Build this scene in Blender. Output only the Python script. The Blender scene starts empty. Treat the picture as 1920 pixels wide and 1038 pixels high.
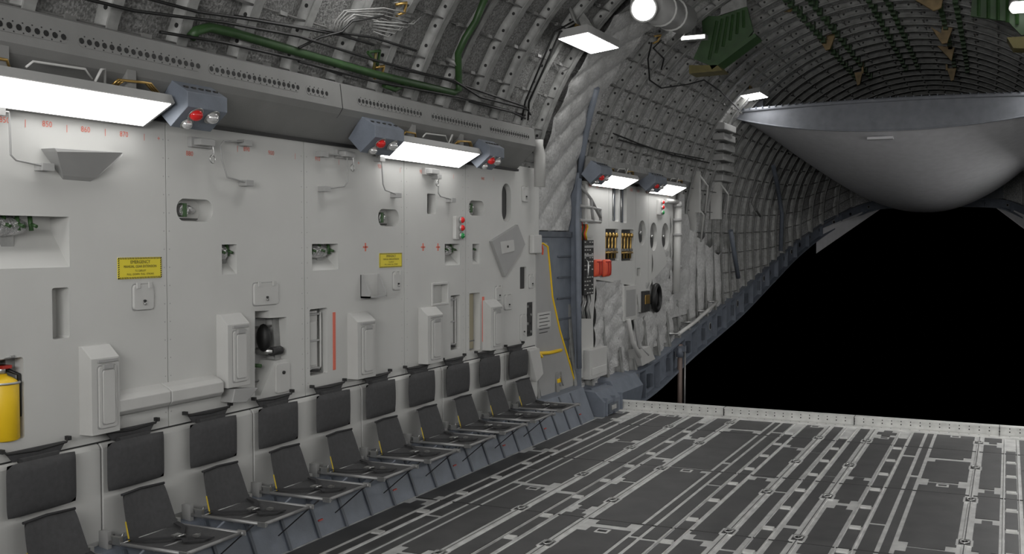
import bpy, bmesh, math, random
from mathutils import Vector, Matrix
random.seed(7)
sc = bpy.context.scene
try:
    sc.view_settings.view_transform = 'Standard'
    sc.view_settings.look = 'None'
except Exception:
    pass
# ------------------------------------------------------------------ camera
F = 1980.0; TH = math.atan(930/1980.0); PT = math.atan(69/1980.0)
CAM = Vector((1.4, 0, 1.9))
fw = Vector((-math.sin(TH)*math.cos(PT), math.cos(TH)*math.cos(PT), -math.sin(PT)))
rt = Vector((math.cos(TH), math.sin(TH), 0))
up = rt.cross(fw)
cd = bpy.data.cameras.new('camera'); cam = bpy.data.objects.new('camera', cd)
sc.collection.objects.link(cam); sc.camera = cam
cd.sensor_width = 36; cd.lens = F*36/1920; cd.clip_end = 200
m = Matrix((rt, up, -fw)).transposed().to_4x4(); m.translation = CAM
cam.matrix_world = m
w = bpy.data.worlds.new('world'); sc.world = w; w.use_nodes = True
w.node_tree.nodes['Background'].inputs[0].default_value = (0, 0, 0, 1)
w.node_tree.nodes['Background'].inputs[1].default_value = 0

def ray(u, v): return (fw*F + rt*(u-960) + up*(519-v)).normalized()
WX = -2.8
def PX(u, v, X=WX):
    d = ray(u, v); return CAM + d*((X-CAM.x)/d.x)
def PY(u, v, Y):
    d = ray(u, v); return CAM + d*((Y-CAM.y)/d.y)
def interp(t, tab):
    if t <= tab[0][0]: return tab[0][1:]
    for a, b in zip(tab, tab[1:]):
        if t <= b[0]:
            k = (t-a[0])/(b[0]-a[0])
            return tuple(p+(q-p)*k for p, q in zip(a[1:], b[1:]))
    return tab[-1][1:]
SEC = [(-2, 3, 2, 0), (12.0, 3, 2, 0), (12.9, 3, 2, .25), (15.1, 2.98, 2, .6), (18.1, 2.92, 2, 1.0), (20.3, 2.78, 2.05, 1.45),
       (22, 2.55, 2.2, 1.9), (23.2, 2.2, 2.5, 2.28), (24, 1.75, 2.85, 2.6), (24.4, 1.35, 3.05, 2.77)]
def sec(y, ph, off=0):
    R, c, zb = interp(y, SEC)
    s = 1
    if ph > math.pi/2: ph = math.pi-ph; s = -1
    if ph >= 0: x = -(R-off)*math.cos(ph); z = c+(R-off)*math.sin(ph)
    else: z = c+R*ph; x = -(R-.04*(R*ph)**2-off)
    return Vector((x*s, y, z))
def phi0(y):
    R, c, zb = interp(y, SEC)
    return (zb-c)/R if zb < c else math.asin((zb-c)/R)
def PS(u, v, off):
    d = ray(u, v); t = 1.0
    while t < 45:
        p = CAM+d*t; R, c, zb = interp(p.y, SEC)
        if p.z > c:
            if math.hypot(p.x, p.z-c) > R-off: return p
        elif abs(p.x) > R-off: return p
        t += .02
    return CAM+d*20

# ------------------------------------------------------------------ materials
M = {}
def mat(name, col, rough=.5, metal=0., var=.0, vs=6., bump=0., bs=60., emit=0., detail=4, spec=.5, lo=.3, hi=.7):
    mt = bpy.data.materials.new(name); mt.use_nodes = True; nt = mt.node_tree; n = nt.nodes; l = nt.links
    b = n['Principled BSDF']
    b.inputs['Base Color'].default_value = (*col, 1); b.inputs['Roughness'].default_value = rough
    b.inputs['Metallic'].default_value = metal
    b.inputs['Specular IOR Level'].default_value = spec
    tc = n.new('ShaderNodeTexCoord')
    if var > 0:
        no = n.new('ShaderNodeTexNoise'); no.inputs['Scale'].default_value = vs; no.inputs['Detail'].default_value = detail
        l.new(tc.outputs['Object'], no.inputs['Vector'])
        r = n.new('ShaderNodeValToRGB')
        r.color_ramp.elements[0].position = lo; r.color_ramp.elements[1].position = hi
        r.color_ramp.elements[0].color = (*[max(0, c*(1-var)) for c in col], 1)
        r.color_ramp.elements[1].color = (*[min(1, c*(1+var)) for c in col], 1)
        l.new(no.outputs['Fac'], r.inputs['Fac']); l.new(r.outputs['Color'], b.inputs['Base Color'])
    if bump > 0:
        n2 = n.new('ShaderNodeTexNoise'); n2.inputs['Scale'].default_value = bs; n2.inputs['Detail'].default_value = 3; o = n2.outputs['Fac']
        l.new(tc.outputs['Object'], n2.inputs['Vector'])
        bm_ = n.new('ShaderNodeBump'); bm_.inputs['Strength'].default_value = bump; bm_.inputs['Distance'].default_value = .02
        l.new(o, bm_.inputs['Height']); l.new(bm_.outputs['Normal'], b.inputs['Normal'])
    if emit > 0:
        b.inputs['Emission Color'].default_value = (*col, 1); b.inputs['Emission Strength'].default_value = emit
    M[name] = mt
mat('panel_white', (.52, .52, .505), .5, 0, .03, 3, .05, 250)
mat('panel_trim', (.49, .488, .475), .5, 0, .04, 5)
mat('panel_grey', (.33, .33, .325), .5, 0, .05, 4)
mat('duct_grey', (.205, .205, .20), .55, 0, .06, 5, .05, 200)  # greyed down: shade above the lamps is put into the colour
mat('blue_grey', (.15, .17, .205), .5, 0, .12, 8, .08, 90)
mat('blue_dark', (.080, .092, .112), .5, 0, .15, 8)
mat('dark', (.02, .02, .02), .6)
mat('black', (.006, .006, .006), .5)
mat('fabric', (.055, .055, .057), .9, 0, .12, 40, .3, 500)
mat('strap', (.022, .022, .024), .8)
mat('steel', (.50, .50, .49), .35, .9, .1, 20)
mat('tube_grey', (.26, .26, .26), .4, .5, .1, 20)
mat('alu', (.60, .60, .59), .42, .35, .18, 9, .05, 120)
mat('sill', (.66, .66, .64), .45, .2, .12, 14)
mat('pad', (.060, .060, .060), .5, 0, .25, 5, .12, 300)
mat('insul_shaded', (.22, .22, .215), .55, .15, .40, 60, .5, 90, detail=8, lo=.4, hi=.62)  # darker copy for the near shell: its lack of light is in the colour
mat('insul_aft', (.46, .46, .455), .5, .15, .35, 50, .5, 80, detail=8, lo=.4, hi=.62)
mat('quilt', (.46, .46, .455), .5, .1, .18, 30, .5, 40, detail=6)
mat('rib', (.25, .252, .245), .5, .1, .25, 12)
mat('stringer', (.17, .17, .165), .5, .1, .25, 12)
mat('bowl', (.62, .62, .64), .9, 0, .05, 9, .08, 90, spec=.05)
mat('bowl_rim', (.22, .23, .255), .8, 0, .1, 9, spec=.2)
mat('green', (.026, .068, .019), .5, 0, .2, 10)
mat('olive', (.13, .11, .03), .5, .1, .2, 10)
mat('rust', (.24, .165, .07), .5, .1, .3, 10)
mat('gold', (.50, .33, .11), .35, .85)
mat('yellow', (.80, .52, .01), .45)
mat('strap_yellow', (.50, .36, .02), .6)
mat('sign_yellow', (.72, .60, .03), .5)
mat('red', (.40, .03, .02), .4)
mat('red_mark', (.65, .14, .09), .5)
mat('orange', (.66, .085, .035), .6)
mat('lens_red', (.60, .02, .02), .15)
mat('lens_green', (.02, .22, .06), .15)
mat('lens_clear', (.7, .7, .7), .12, .6)
mat('foil', (.6, .6, .6), .25, .8, .2, 20, .8, 40)
mat('cream', (.40, .36, .25), .5)
mat('brown', (.20, .15, .13), .5, .2)
mat('lamp_glow', (1, .99, .97), .5, emit=5.5)
mat('lamp_glow_aft', (1, .99, .97), .5, emit=8)
mat('right_fill_glow', (1, .99, .97), .5, emit=12)  # fill strength for the unseen right row, brighter than the left lamps
mat('aft_fill_glow', (1, .99, .97), .5, emit=40)  # strongest fill, for lamps added aft on the unseen right side
mat('ceil_glow', (1, .99, .97), .5, emit=13)
mat('spot_glow', (1, .99, .97), .5, emit=6)

# ------------------------------------------------------------------ builder
class B:
    def __init__(s): s.v = []; s.f = []; s.m = []; s.s = []; s.ml = []
    def mi(s, k):
        if k not in s.ml: s.ml.append(k)
        return s.ml.index(k)
    def add(s, vs, fs, k, smooth=False):
        o = len(s.v); s.v += [Vector(q) for q in vs]; i = s.mi(k)
        for f in fs: s.f.append([o+a for a in f]); s.m.append(i); s.s.append(smooth)
    def box(s, x0, x1, y0, y1, z0, z1, k):
        x0, x1 = sorted((x0, x1)); y0, y1 = sorted((y0, y1)); z0, z1 = sorted((z0, z1))
        s.add([(x0,y0,z0),(x1,y0,z0),(x1,y1,z0),(x0,y1,z0),(x0,y0,z1),(x1,y0,z1),(x1,y1,z1),(x0,y1,z1)],
              [(0,3,2,1),(4,5,6,7),(0,1,5,4),(1,2,6,5),(2,3,7,6),(3,0,4,7)], k)
    def prism(s, base, d, k, smooth=False):
        n = len(base); b0 = [Vector(q) for q in base]; d = Vector(d)
        nrm = Vector((0,0,0))
        for i in range(n): nrm += b0[i].cross(b0[(i+1) % n])
        if nrm.dot(d) > 0: b0.reverse()
        s.add(b0+[q+d for q in b0], [tuple(range(n)), tuple(range(2*n-1, n-1, -1))], k)
        o = len(s.v)-2*n; i_ = s.mi(k)
        for i in range(n):
            j = (i+1) % n
            s.f.append([o+i, o+n+i, o+n+j, o+j]); s.m.append(i_); s.s.append(smooth)
    def px(s, yz, x0, x1, k): s.prism([(x0, a, b) for a, b in yz], (x1-x0, 0, 0), k)
    def py(s, xz, y0, y1, k): s.prism([(a, y0, b) for a, b in xz], (0, y1-y0, 0), k)
    def pz(s, xy, z0, z1, k): s.prism([(a, b, z0) for a, b in xy], (0, 0, z1-z0), k)
    def tube(s, pts, r, k, n=8, closed=False):
        pts = [Vector(p) for p in pts]; N = len(pts); rings = []
        pu = None
        for i, p in enumerate(pts):
            a = pts[i-1] if (i > 0 or closed) else p; b = pts[(i+1) % N] if (i < N-1 or closed) else p
            t = (b-a)
            if t.length < 1e-9: t = Vector((0, 0, 1))
            t.normalize()
            if pu is None:
                h = Vector((0, 0, 1)) if abs(t.z) < .9 else Vector((1, 0, 0)); pu = t.cross(h).normalized()
            pu = (pu-t*pu.dot(t))
            if pu.length < 1e-6: pu = t.orthogonal()
            pu.normalize(); q = t.cross(pu)
            rr = r[i] if isinstance(r, (list, tuple)) else r
            rings.append([p+(pu*math.cos(2*math.pi*j/n)+q*math.sin(2*math.pi*j/n))*rr for j in range(n)])
        vs = [x for R_ in rings for x in R_]; fs = []
        for i in range(N if closed else N-1):
            for j in range(n):
                a = i*n+j; b = i*n+(j+1) % n; i2 = (i+1) % N
                fs.append((a, b, i2*n+(j+1) % n, i2*n+j))
        s.add(vs, fs, k, n > 5)
        if not closed:
            o = len(s.v)-len(vs); i_ = s.mi(k)
            s.f.append([o+j for j in range(n-1, -1, -1)]); s.m.append(i_); s.s.append(False)
            s.f.append([o+(N-1)*n+j for j in range(n)]); s.m.append(i_); s.s.append(False)
    def cyl(s, a, b, r, k, n=16, r2=None): s.tube([a, b], [r, r if r2 is None else r2], k, n)
    def disc(s, c, nrm, r, k, n=14, t=.004):
        c = Vector(c); nrm = Vector(nrm).normalized(); s.tube([c, c+nrm*t], r, k, n)
    def ellipsoid(s, c, rad, k, n=14, m_=8):
        vs = []; fs = []
        for i in range(m_+1):
            a = math.pi*i/m_
            for j in range(n):
                b = 2*math.pi*j/n
                vs.append((c[0]+rad[0]*math.sin(a)*math.cos(b), c[1]+rad[1]*math.sin(a)*math.sin(b), c[2]+rad[2]*math.cos(a)))
        for i in range(m_):
            for j in range(n): fs.append((i*n+j, (i+1)*n+j, (i+1)*n+(j+1) % n, i*n+(j+1) % n))
        s.add(vs, fs, k, True)
    def pillow(s, c, hw, hh, th, k, tilt=0., bend=0., taperw=1.):
        N = 12; vs = []; fs = []
        for side in (1, -1):
            for i in range(N+1):
                for j in range(N+1):
                    a = -1+2*i/N; b = -1+2*j/N
                    e = (1-abs(a)**8)*(1-abs(b)**8)
                    ca = a*(1-.03*b**6); cb = b*(1-.03*a**6)
                    wdt = hw*(1+(taperw-1)*(b+1)/2)
                    z = cb*hh
                    x = side*th*(e**.4 if e > 0 else 0)*(1-.25*(a*a+b*b)) + tilt*(-b) + bend*(1-a*a)
                    vs.append((c[0]+x, c[1]+ca*wdt, c[2]+z))
        o = (N+1)**2
        for i in range(N):
            for j in range(N):
                a = i*(N+1)+j
                fs.append((a, a+N+1, a+N+2, a+1)); fs.append((o+a, o+a+1, o+a+N+2, o+a+N+1))
        s.add(vs, fs, k, True)
    def text(s, body, y, z, x, h, k, align='CENTER'):
        cu = bpy.data.curves.new('t', 'FONT'); cu.body = body; cu.size = h; cu.align_x = align; cu.align_y = 'CENTER'
        cu.resolution_u = 2
        ob = bpy.data.objects.new('t', cu); sc.collection.objects.link(ob)
        bpy.context.view_layer.update()
        me = bpy.data.meshes.new_from_object(ob.evaluated_get(bpy.context.evaluated_depsgraph_get()))
        s.add([(x, y+q.co.x, z+q.co.y) for q in me.vertices], [tuple(p.vertices) for p in me.polygons], k)
        bpy.data.objects.remove(ob); bpy.data.meshes.remove(me)
    def mirror(s):
        t = B(); t.v = [Vector((-q.x, q.y, q.z)) for q in s.v]; t.f = [list(reversed(f)) for f in s.f]
        t.m = s.m[:]; t.s = s.s[:]; t.ml = s.ml[:]; return t
    def remat(s, a, b):
        s.ml = [b if q == a else q for q in s.ml]; return s
    def obj(s, name, bevel=0, recalc=False, center=True):
        me = bpy.data.meshes.new(name)
        c = Vector((0, 0, 0))
        if center and s.v:
            lo = Vector([min(q[i] for q in s.v) for i in range(3)]); hi = Vector([max(q[i] for q in s.v) for i in range(3)])
            c = (lo+hi)/2; c.z = lo.z
        me.from_pydata([q-c for q in s.v], [], s.f)
        for k in s.ml: me.materials.append(M[k])
        for p, a, b in zip(me.polygons, s.m, s.s): p.material_index = a; p.use_smooth = b
        if recalc:
            bm = bmesh.new(); bm.from_mesh(me); bmesh.ops.recalc_face_normals(bm, faces=bm.faces); bm.to_mesh(me); bm.free()
        me.update()
        ob = bpy.data.objects.new(name, me); sc.collection.objects.link(ob); ob.location = c
        if bevel:
            bv = ob.modifiers.new('bevel', 'BEVEL'); bv.width = bevel; bv.segments = 2; bv.limit_method = 'ANGLE'; bv.angle_limit = math.radians(40)
        return ob
def rect(u0, u1, vt, vb, X=WX):
    um = (u0+u1)/2; vm = (vt+vb)/2
    return PX(u0, vm, X).y, PX(u1, vm, X).y, PX(um, vb, X).z, PX(um, vt, X).z
def poly(pts, X=WX): return [(PX(u, v, X).y, PX(u, v, X).z) for u, v in pts]
def pill(y0, y1, z0, z1, n=8):
    hy = (y1-y0)/2; hz = (z1-z0)/2; r = min(hy, hz)*.98; cy = (y0+y1)/2; cz = (z0+z1)/2; out = []
    for q, (sy, sz) in enumerate(((1, 1), (-1, 1), (-1, -1), (1, -1))):
        for i in range(n+1):
            a = math.pi/2*(q+i/n); out.append((cy+sy*(hy-r)+r*math.cos(a), cz+sz*(hz-r)+r*math.sin(a)))
    return out
def rrect(y0, y1, z0, z1, r, n=3):
    cy = (y0+y1)/2; cz = (z0+z1)/2; hy = (y1-y0)/2; hz = (z1-z0)/2; out = []; r = min(r, hy*.9, hz*.9)
    for q, (sy, sz) in enumerate(((1, 1), (-1, 1), (-1, -1), (1, -1))):
        for i in range(n+1):
            a = math.pi/2*(q+i/n); out.append((cy+sy*(hy-r)+r*math.cos(a), cz+sz*(hz-r)+r*math.sin(a)))
    return out

# ------------------------------------------------------------------ ceiling shell
b = B(); NA = 190; ys = []
y = -2.0
while y < 24.4: ys.append(y); y += .0625 if y > 4 else .25
ys.append(24.4)
vs = []
for y in ys:
    p0 = phi0(y); am = .008 if y < 9.4 else (.030 if y > 10.4 else .008+.022*(y-9.4))
    for i in range(NA+1):
        ph = p0+(math.pi-2*p0)*i/NA; s_ = ph*3
        dq = abs(math.sin(math.pi*(y/.5+s_/.55)))*abs(math.sin(math.pi*(y/.5-s_/.55)))
        off = .012+.035*abs(math.sin(math.pi*y/.5))**.6+am*dq**.5+random.uniform(-.003, .003)
        vs.append(sec(y, ph, off))
ff = [(j*(NA+1)+i, j*(NA+1)+i+1, (j+1)*(NA+1)+i+1, (j+1)*(NA+1)+i) for j in range(len(ys)-1) for i in range(NA)]
b.add(vs, ff, 'insul_shaded', True)
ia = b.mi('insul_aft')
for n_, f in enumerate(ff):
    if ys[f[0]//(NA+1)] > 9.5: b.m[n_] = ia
o = (len(ys)-1)*(NA+1); b.f.append([o+i for i in range(NA+1)]); b.m.append(b.mi('blue_dark')); b.s.append(False)
b.obj('ceiling', center=False)
b = B(); y = .5
while y < 24.3:
    p0 = phi0(y); n = 70; vs = []; fs = []
    for i in range(n+1):
        ph = p0+(math.pi-2*p0)*i/n
        for dy, of in ((-.02, 0), (-.02, .12), (.02, .12), (.02, 0)):
            q = sec(y, ph, of); vs.append((q.x, q.y+dy, q.z))
    for i in range(n):
        for j in range(3): a = i*4+j; fs.append((a, a+1, a+5, a+4))
    b.add(vs, fs, 'rib', True)
    vs = []; fs = []
    for i in range(n+1):
        ph = p0+(math.pi-2*p0)*i/n
        for dy, of in ((-.035, .115), (-.035, .125), (.035, .125), (.035, .115)):
            q = sec(y, ph, of); vs.append((q.x, q.y+dy, q.z))
    for i in range(n):
        for j in range(4): a = i*4+j; a2 = i*4+(j+1) % 4; fs.append((a, a2, a2+4, a+4))
    b.add(vs, fs, 'rib')
    if 2 < y < 17:
        ph = math.radians(12)
        while ph < math.radians(110):
            q = sec(y-.021, ph, .07); b.disc(q, (0, -1, 0), .014, 'dark', 8, .002)
            ph += .055
    y += .5
for k in range(-4, 31):
    ph = math.radians(90+(k-13)*6.4)
    pts = [sec(y, ph, .10) for y in [i*.5 for i in range(4, 49)] if phi0(y) < ph < math.pi-phi0(y)]
    if len(pts) > 2: b.tube(pts, .007, 'stringer', 4)
y = 2.25
while y < 22:
    for k in range(2, 25):
        ph = math.radians(90+(k-13)*6.4)
        if phi0(y) < ph < math.pi-phi0(y):
            q = sec(y, ph, .10); b.box(q.x-.015, q.x+.015, y-.035, y+.035, q.z-.012, q.z+.012, 'stringer')
    y += .5
for ph in (70, 74, 86, 90, 102, 106):
    y = 11.0
    while y < 19:
        p = sec(y, math.radians(ph), .14); b.box(p.x-.03, p.x+.03, y, y+.12, p.z-.02, p.z+.10, 'green'); y += .3
b.obj('ceiling_frames', center=False)
b = B(); b.box(-3.05, 3.05, -2.15, -2.0, 0, 5.05, 'panel_grey'); b.obj('wall_front')

# ------------------------------------------------------------------ left wall with recesses
YE = PX(1003, 480).y
c = B()
def cut(u0, u1, vt, vb, d=.12):
    y0, y1, z0, z1 = rect(u0, u1, vt, vb); c.px(rrect(y0, y1, z0, z1, .012), WX-d, WX+.03, 'panel_white'); return y0, y1, z0, z1
def cutw(u0, u1, vt, vb, d=.12, zm=.35):
    y0, y1, z0, z1 = rect(u0, u1, vt, vb); h = z1-z0
    c.py([(WX+.03, z0), (WX-.005, z0), (WX-d, z0+h*zm), (WX-d, z1), (WX+.03, z1)], y0, y1, 'panel_white'); return y0, y1, z0, z1
def cutp(u0, u1, vt, vb, d=.12):
    y0, y1, z0, z1 = rect(u0, u1, vt, vb); c.px(pill(y0, y1, z0, z1), WX-d, WX+.03, 'panel_white'); return y0, y1, z0, z1
rA = cutw(-60, 130, 404, 503, .13, .75)
pl1 = cutp(331, 399, 373, 415, .10)
pl2 = cutp(709, 748, 392, 424, .10)
pl3 = cutp(879, 908, 376, 404, .10)
w1 = cutw(416, 444, 458, 514, .12, .6)
w2 = cutw(585, 634, 457, 506, .12, .6)
w3 = cutw(834, 862, 457, 497, .12, .6)
w4 = cutw(886, 899, 457, 495, .12, .6)
cut(98, 130, 539, 635, .09)
t1 = cut(801, 817, 363, 401, .1)
cut(811, 838, 532, 569, .05)
c.px(poly([(478, 583), (505, 582), (505, 596), (537, 594), (538, 672), (516, 676), (488, 741), (478, 743)]), WX-.13, WX+.03, 'panel_white')
r1 = cut(581, 614, 578, 702, .10)
r2 = cut(845, 863, 553, 655, .10)
r3 = cut(880, 900, 549, 657, .08)
fe = cut(-30, 45, 673, 828, .14)
d1 = cut(975, 987, 500, 541, .07)
d2 = cut(988, 1000, 566, 630, .06)
d3 = cutp(941, 958, 344, 416, .08)
for u in (313, 571, 758, 873):
    yy = PX(u, 500).y; c.box(WX-.012, WX+.02, yy-.004, yy+.004, .80, 2.7, 'dark')
slab = B(); slab.box(WX-.16, WX, -2, YE, .87, 2.6, 'panel_white')
so = slab.obj('wall_left', center=False); co = c.obj('cut', recalc=True, center=False)
bo = so.modifiers.new('b', 'BOOLEAN'); bo.operation = 'DIFFERENCE'; bo.solver = 'EXACT'; bo.object = co
bpy.context.view_layer.update()
me = bpy.data.meshes.new_from_object(so.evaluated_get(bpy.context.evaluated_depsgraph_get()))
so.modifiers.clear(); so.data = me; me.name = 'wall_left'
bpy.data.objects.remove(co)

b = B(); yy = -2.0
k = PX(183, 900).y; seams = [k-1.2*4, k-1.2*3, k-1.2*2, k-1.2, k]+[k+1.197*i for i in range(1, 5)]
seams = [-2]+[s_ for s_ in seams if s_ > -1.8]
for a, e in zip(seams, seams[1:]+[YE]):
    if e-a < .1: continue
    b.py([(WX-.1, .33), (WX+.015, .33), (WX+.03, .37), (WX+.03, .84), (WX+.012, .862), (WX-.1, .862)], a+.006, e-.006, 'panel_white')
b.obj('seat_back_panel', .004)
b = B(); b.box(WX-.1, WX+.002, -2, YE, .31, .87, 'dark'); b.obj('trim_1')
b = B()
b.py([(WX-.16, 0), (-2.56, 0), (-2.69, .33), (WX-.16, .37)], -2, 10.5, 'blue_grey')
y = -1.8; n_ = 0
while y < 10.3:
    b.prism([(-2.545, y, 0), (-2.675, y, .32), (-2.70, y, .32), (-2.57, y, 0)], (0, .025, 0), 'blue_dark')
    if n_ % 2 == 0:
        b.prism([(-2.60, y+.12, .08), (-2.65, y+.12, .21), (-2.67, y+.12, .21), (-2.615, y+.12, .08)], (0, .2, 0), 'blue_dark')
    if n_ % 3 == 0: b.prism([(-2.588, y+.05, .09), (-2.592, y+.05, .10), (-2.61, y+.05, .10), (-2.61, y+.05, .09)], (0, .05, 0), 'red')
    y += .305; n_ += 1
b.obj('baseboard_left', .003)
b = B(); b.box(2.8, 2.95, -2, 10.5, .87, 2.6, 'panel_white')
for i in range(8): b.box(2.788, 2.80, -1.8+i*1.5, -.35+i*1.5, .95, 2.5, 'panel_trim')
b.box(2.78, 2.95, -2, 10.5, .36, .87, 'panel_white')
b.py([(2.95, 0), (2.6, 0), (2.7, .36), (2.95, .36)], -2, 10.5, 'blue_grey')
b.obj('wall_right', .004)

# ------------------------------------------------------------------ overhead duct
def duct():
    b = B(); y0, y1 = -2, PX(1003, 260, -2.6).y
    b.py([(WX-.15, 2.55), (WX, 2.55), (-2.615, 2.73), (-2.59, 2.77), (-2.61, 2.93), (-2.64, 2.945), (WX-.12, 2.96)], y0, y1, 'duct_grey')
    b.box(WX, WX+.035, y0, y1, 2.545, 2.565, 'dark')
    for (u0, u1) in ((-300, -20), (-10, 128), (145, 377), (390, 562), (573, 616), (669, 791), (808, 902), (918, 992)):
        a = PX(u0, 100, -2.6).y; e = PX(u1, 200, -2.6).y; L = e-a
        pp = [(q[0], q[1]) for q in pill(a, e, 2.815, 2.875)]
        b.prism([(-2.592-(z-2.77)*.125, yq, z) for yq, z in pp], (.004, 0, 0), 'duct_grey')
        n = max(3, int(L/.045))
        for i in range(n):
            yq = a+L*(i+.5)/n; b.disc((-2.592-(2.845-2.77)*.125+.0045, yq, 2.845), (1, 0, .1), .015, 'black', 8, .002)
        for i in range(int(L/.03)):
            for zz in (2.822, 2.868):
                yq = a+.03+(L-.06)*(i+.5)/int(L/.03)
                if i % 2 == 0: b.box(-2.592-(zz-2.77)*.125+.003, -2.592-(zz-2.77)*.125+.006, yq-.003, yq+.003, zz-.003, zz+.003, 'dark')
    yq = PX(640, 200, -2.6).y; b.py([(WX, 2.556), (-2.613, 2.731), (-2.587, 2.77), (-2.607, 2.93), (-2.62, 2.93), (-2.62, 2.74)], yq-.002, yq+.002, 'dark')
    return b
db = duct(); db.obj('overhead_duct', center=False); db.mirror().obj('overhead_duct', center=False)

# ------------------------------------------------------------------ side lamps
def lamp(y0, y1):
    b = B()
    i_ = Vector((-2.765, 0, 2.50)); o_ = Vector((-2.55, 0, 2.615)); n = Vector((o_-i_)); nn = Vector((-n.z, 0, n.x)).normalized()
    if nn.z < 0: nn = -nn
    H = nn*.05
    prof = [i_, o_, o_+H, i_+H]
    b.prism([(q.x, y0, q.z) for q in prof], (0, y1-y0, 0), 'panel_grey')
    e0 = i_+n*.05-nn*.003; e1 = i_+n*.95-nn*.003
    b.prism([(e0.x, y0+.02, e0.z), (e1.x, y0+.02, e1.z), (e1.x+nn.x*.003, y0+.02, e1.z+nn.z*.003), (e0.x+nn.x*.003, y0+.02, e0.z+nn.z*.003)], (0, y1-y0-.04, 0), 'lamp_glow')
    for t in (.2, .8):
        yq = y0+(y1-y0)*t; b.box(-2.70, -2.60, yq-.03, yq+.03, 2.60, 2.76, 'duct_grey')
    ym = (y0+y1)/2
    b.tube([(-2.58, y0+.35, 2.67), (-2.57, y0+.38, 2.70), (-2.57, ym+.05, 2.71), (-2.58, ym+.1, 2.67)], .006, 'panel_trim')
    b.tube([(-2.58, ym+.12, 2.66), (-2.56, ym+.14, 2.72), (-2.58, ym+.18, 2.73), (-2.60, ym+.2, 2.66)], .007, 'panel_trim')
    for j in range(3):
        a = y1-.38+j*.02
        b.tube([(-2.60-.01*j, a, 2.66), (-2.58, a+.02, 2.69), (-2.58, a+.20, 2.70), (-2.60, a+.28, 2.66)], .006, 'gold')
    b.tube([(-2.6, y0+.1, 2.66), (-2.59, y0+.12, 2.69), (-2.59, y0+.26, 2.69), (-2.6, y0+.28, 2.66)], .007, 'gold')
    return b
def spotbox(y0, y1):
    b = B()
    pr = [(-2.72, 2.60), (-2.62, 2.50), (-2.50, 2.60), (-2.50, 2.68), (-2.61, 2.745)]
    b.py(pr, y0, y1, 'blue_grey')
    a = Vector((-2.62, 0, 2.50)); e = Vector((-2.50, 0, 2.60)); dn = (e-a); nn = Vector((dn.z, 0, -dn.x)).normalized()
    L = y1-y0
    for (t, s, k, r) in ((.30, .72, 'lens_red', .042), (.72, .70, 'lens_clear', .042), (.28, .25, 'lens_clear', .034)):
        p = a+dn*s+Vector((0, y0+L*t, 0)); b.disc(p, nn, r+.006, 'steel', 16, .006); b.ellipsoid(p+nn*.006, (r*.8, r, r*.8), k)
    for i in range(5):
        yq = y0+.04+i*(L-.08)/4; b.box(-2.57, -2.54, yq-.014, yq+.014, 2.70, 2.716, 'black')
    return b
for (a, e) in [(3.02, 4.27), (6.55, 7.82), (-.6, .65), (10.9, 11.95), (12.95, 14.0)]:
    lamp(a, e).remat('lamp_glow', 'lamp_glow' if a < 10 else 'lamp_glow_aft').obj('right_fill_lamp')
for (a, e) in [(-.6, .65), (1.4, 2.65), (3.4, 4.65), (5.4, 6.65), (7.4, 8.65), (9.3, 10.3), (11.0, 12.0), (13.0, 14.0), (15.0, 16.0), (17.0, 18.0)]:  # unseen right row, extra lamps added to light the left wall evenly
    lamp(a, e).mirror().remat('lamp_glow', 'right_fill_glow' if a < 10 else 'aft_fill_glow').obj('right_fill_lamp')  # aft ones added as fill for the raised door and tail shell
for (a, e) in ((4.31, 4.62), (6.12, 6.5), (7.87, 8.15), (10.5, 10.85), (12.4, 12.9)):
    S_ = spotbox(a, e); S_.obj('spotlight_box', .004)
for (a, e) in ((4.75, 5.1), (8.8, 9.1)): spotbox(a, e).mirror().obj('spotlight_box', .004)
b = B(); b.py([(-2.95, 2.60), (-2.75, 2.60), (-2.58, 2.70), (-2.60, 2.78), (-2.95, 2.85)], 10.62, 14.3, 'rib'); b.obj('lamp_rail', center=False)
b = B(); b.py([(-2.95, 2.60), (-2.75, 2.60), (-2.58, 2.70), (-2.60, 2.78), (-2.95, 2.85)], 10.62, 18.2, 'rib'); b.mirror().obj('lamp_rail', center=False)

# ------------------------------------------------------------------ wall fittings
X0 = WX-.002
def plate(u0, u1, vt, vb, th=.014, name='access_plate', hook=True):
    b = B(); y0, y1, z0, z1 = rect(u0, u1, vt, vb); b.px(rrect(y0, y1, z0, z1, .02), X0, WX+th, 'panel_trim')
    b.px(rrect(y0-.006, y1+.006, z0-.006, z1+.006, .02), X0, WX+.001, 'panel_grey')
    if hook:
        ym = (y0+y1)/2; h = z1-z0
        b.cyl((WX+th, ym, z0+h*.35), (WX+th+.012, ym, z0+h*.35), .007, 'dark', 8)
        b.cyl((WX+th, ym, z0+h*.25), (WX+th+.012, ym, z0+h*.22), .008, 'steel', 8)
        for q in (.2, .8):
            b.box(WX+th-.002, WX+th+.006, y0+(y1-y0)*q-.012, y0+(y1-y0)*q+.012, z1-.02, z1+.012, 'panel_trim')
    b.obj(name, .003)
for a in ((248, 285, 533, 580), (474, 519, 530, 571), (736, 751, 510, 543), (978, 990, 350, 378), (945, 959, 553, 580),
          (928, 940, 537, 562), (975, 985, 590, 638), (991, 1000, 515, 540)): plate(*a)
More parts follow.
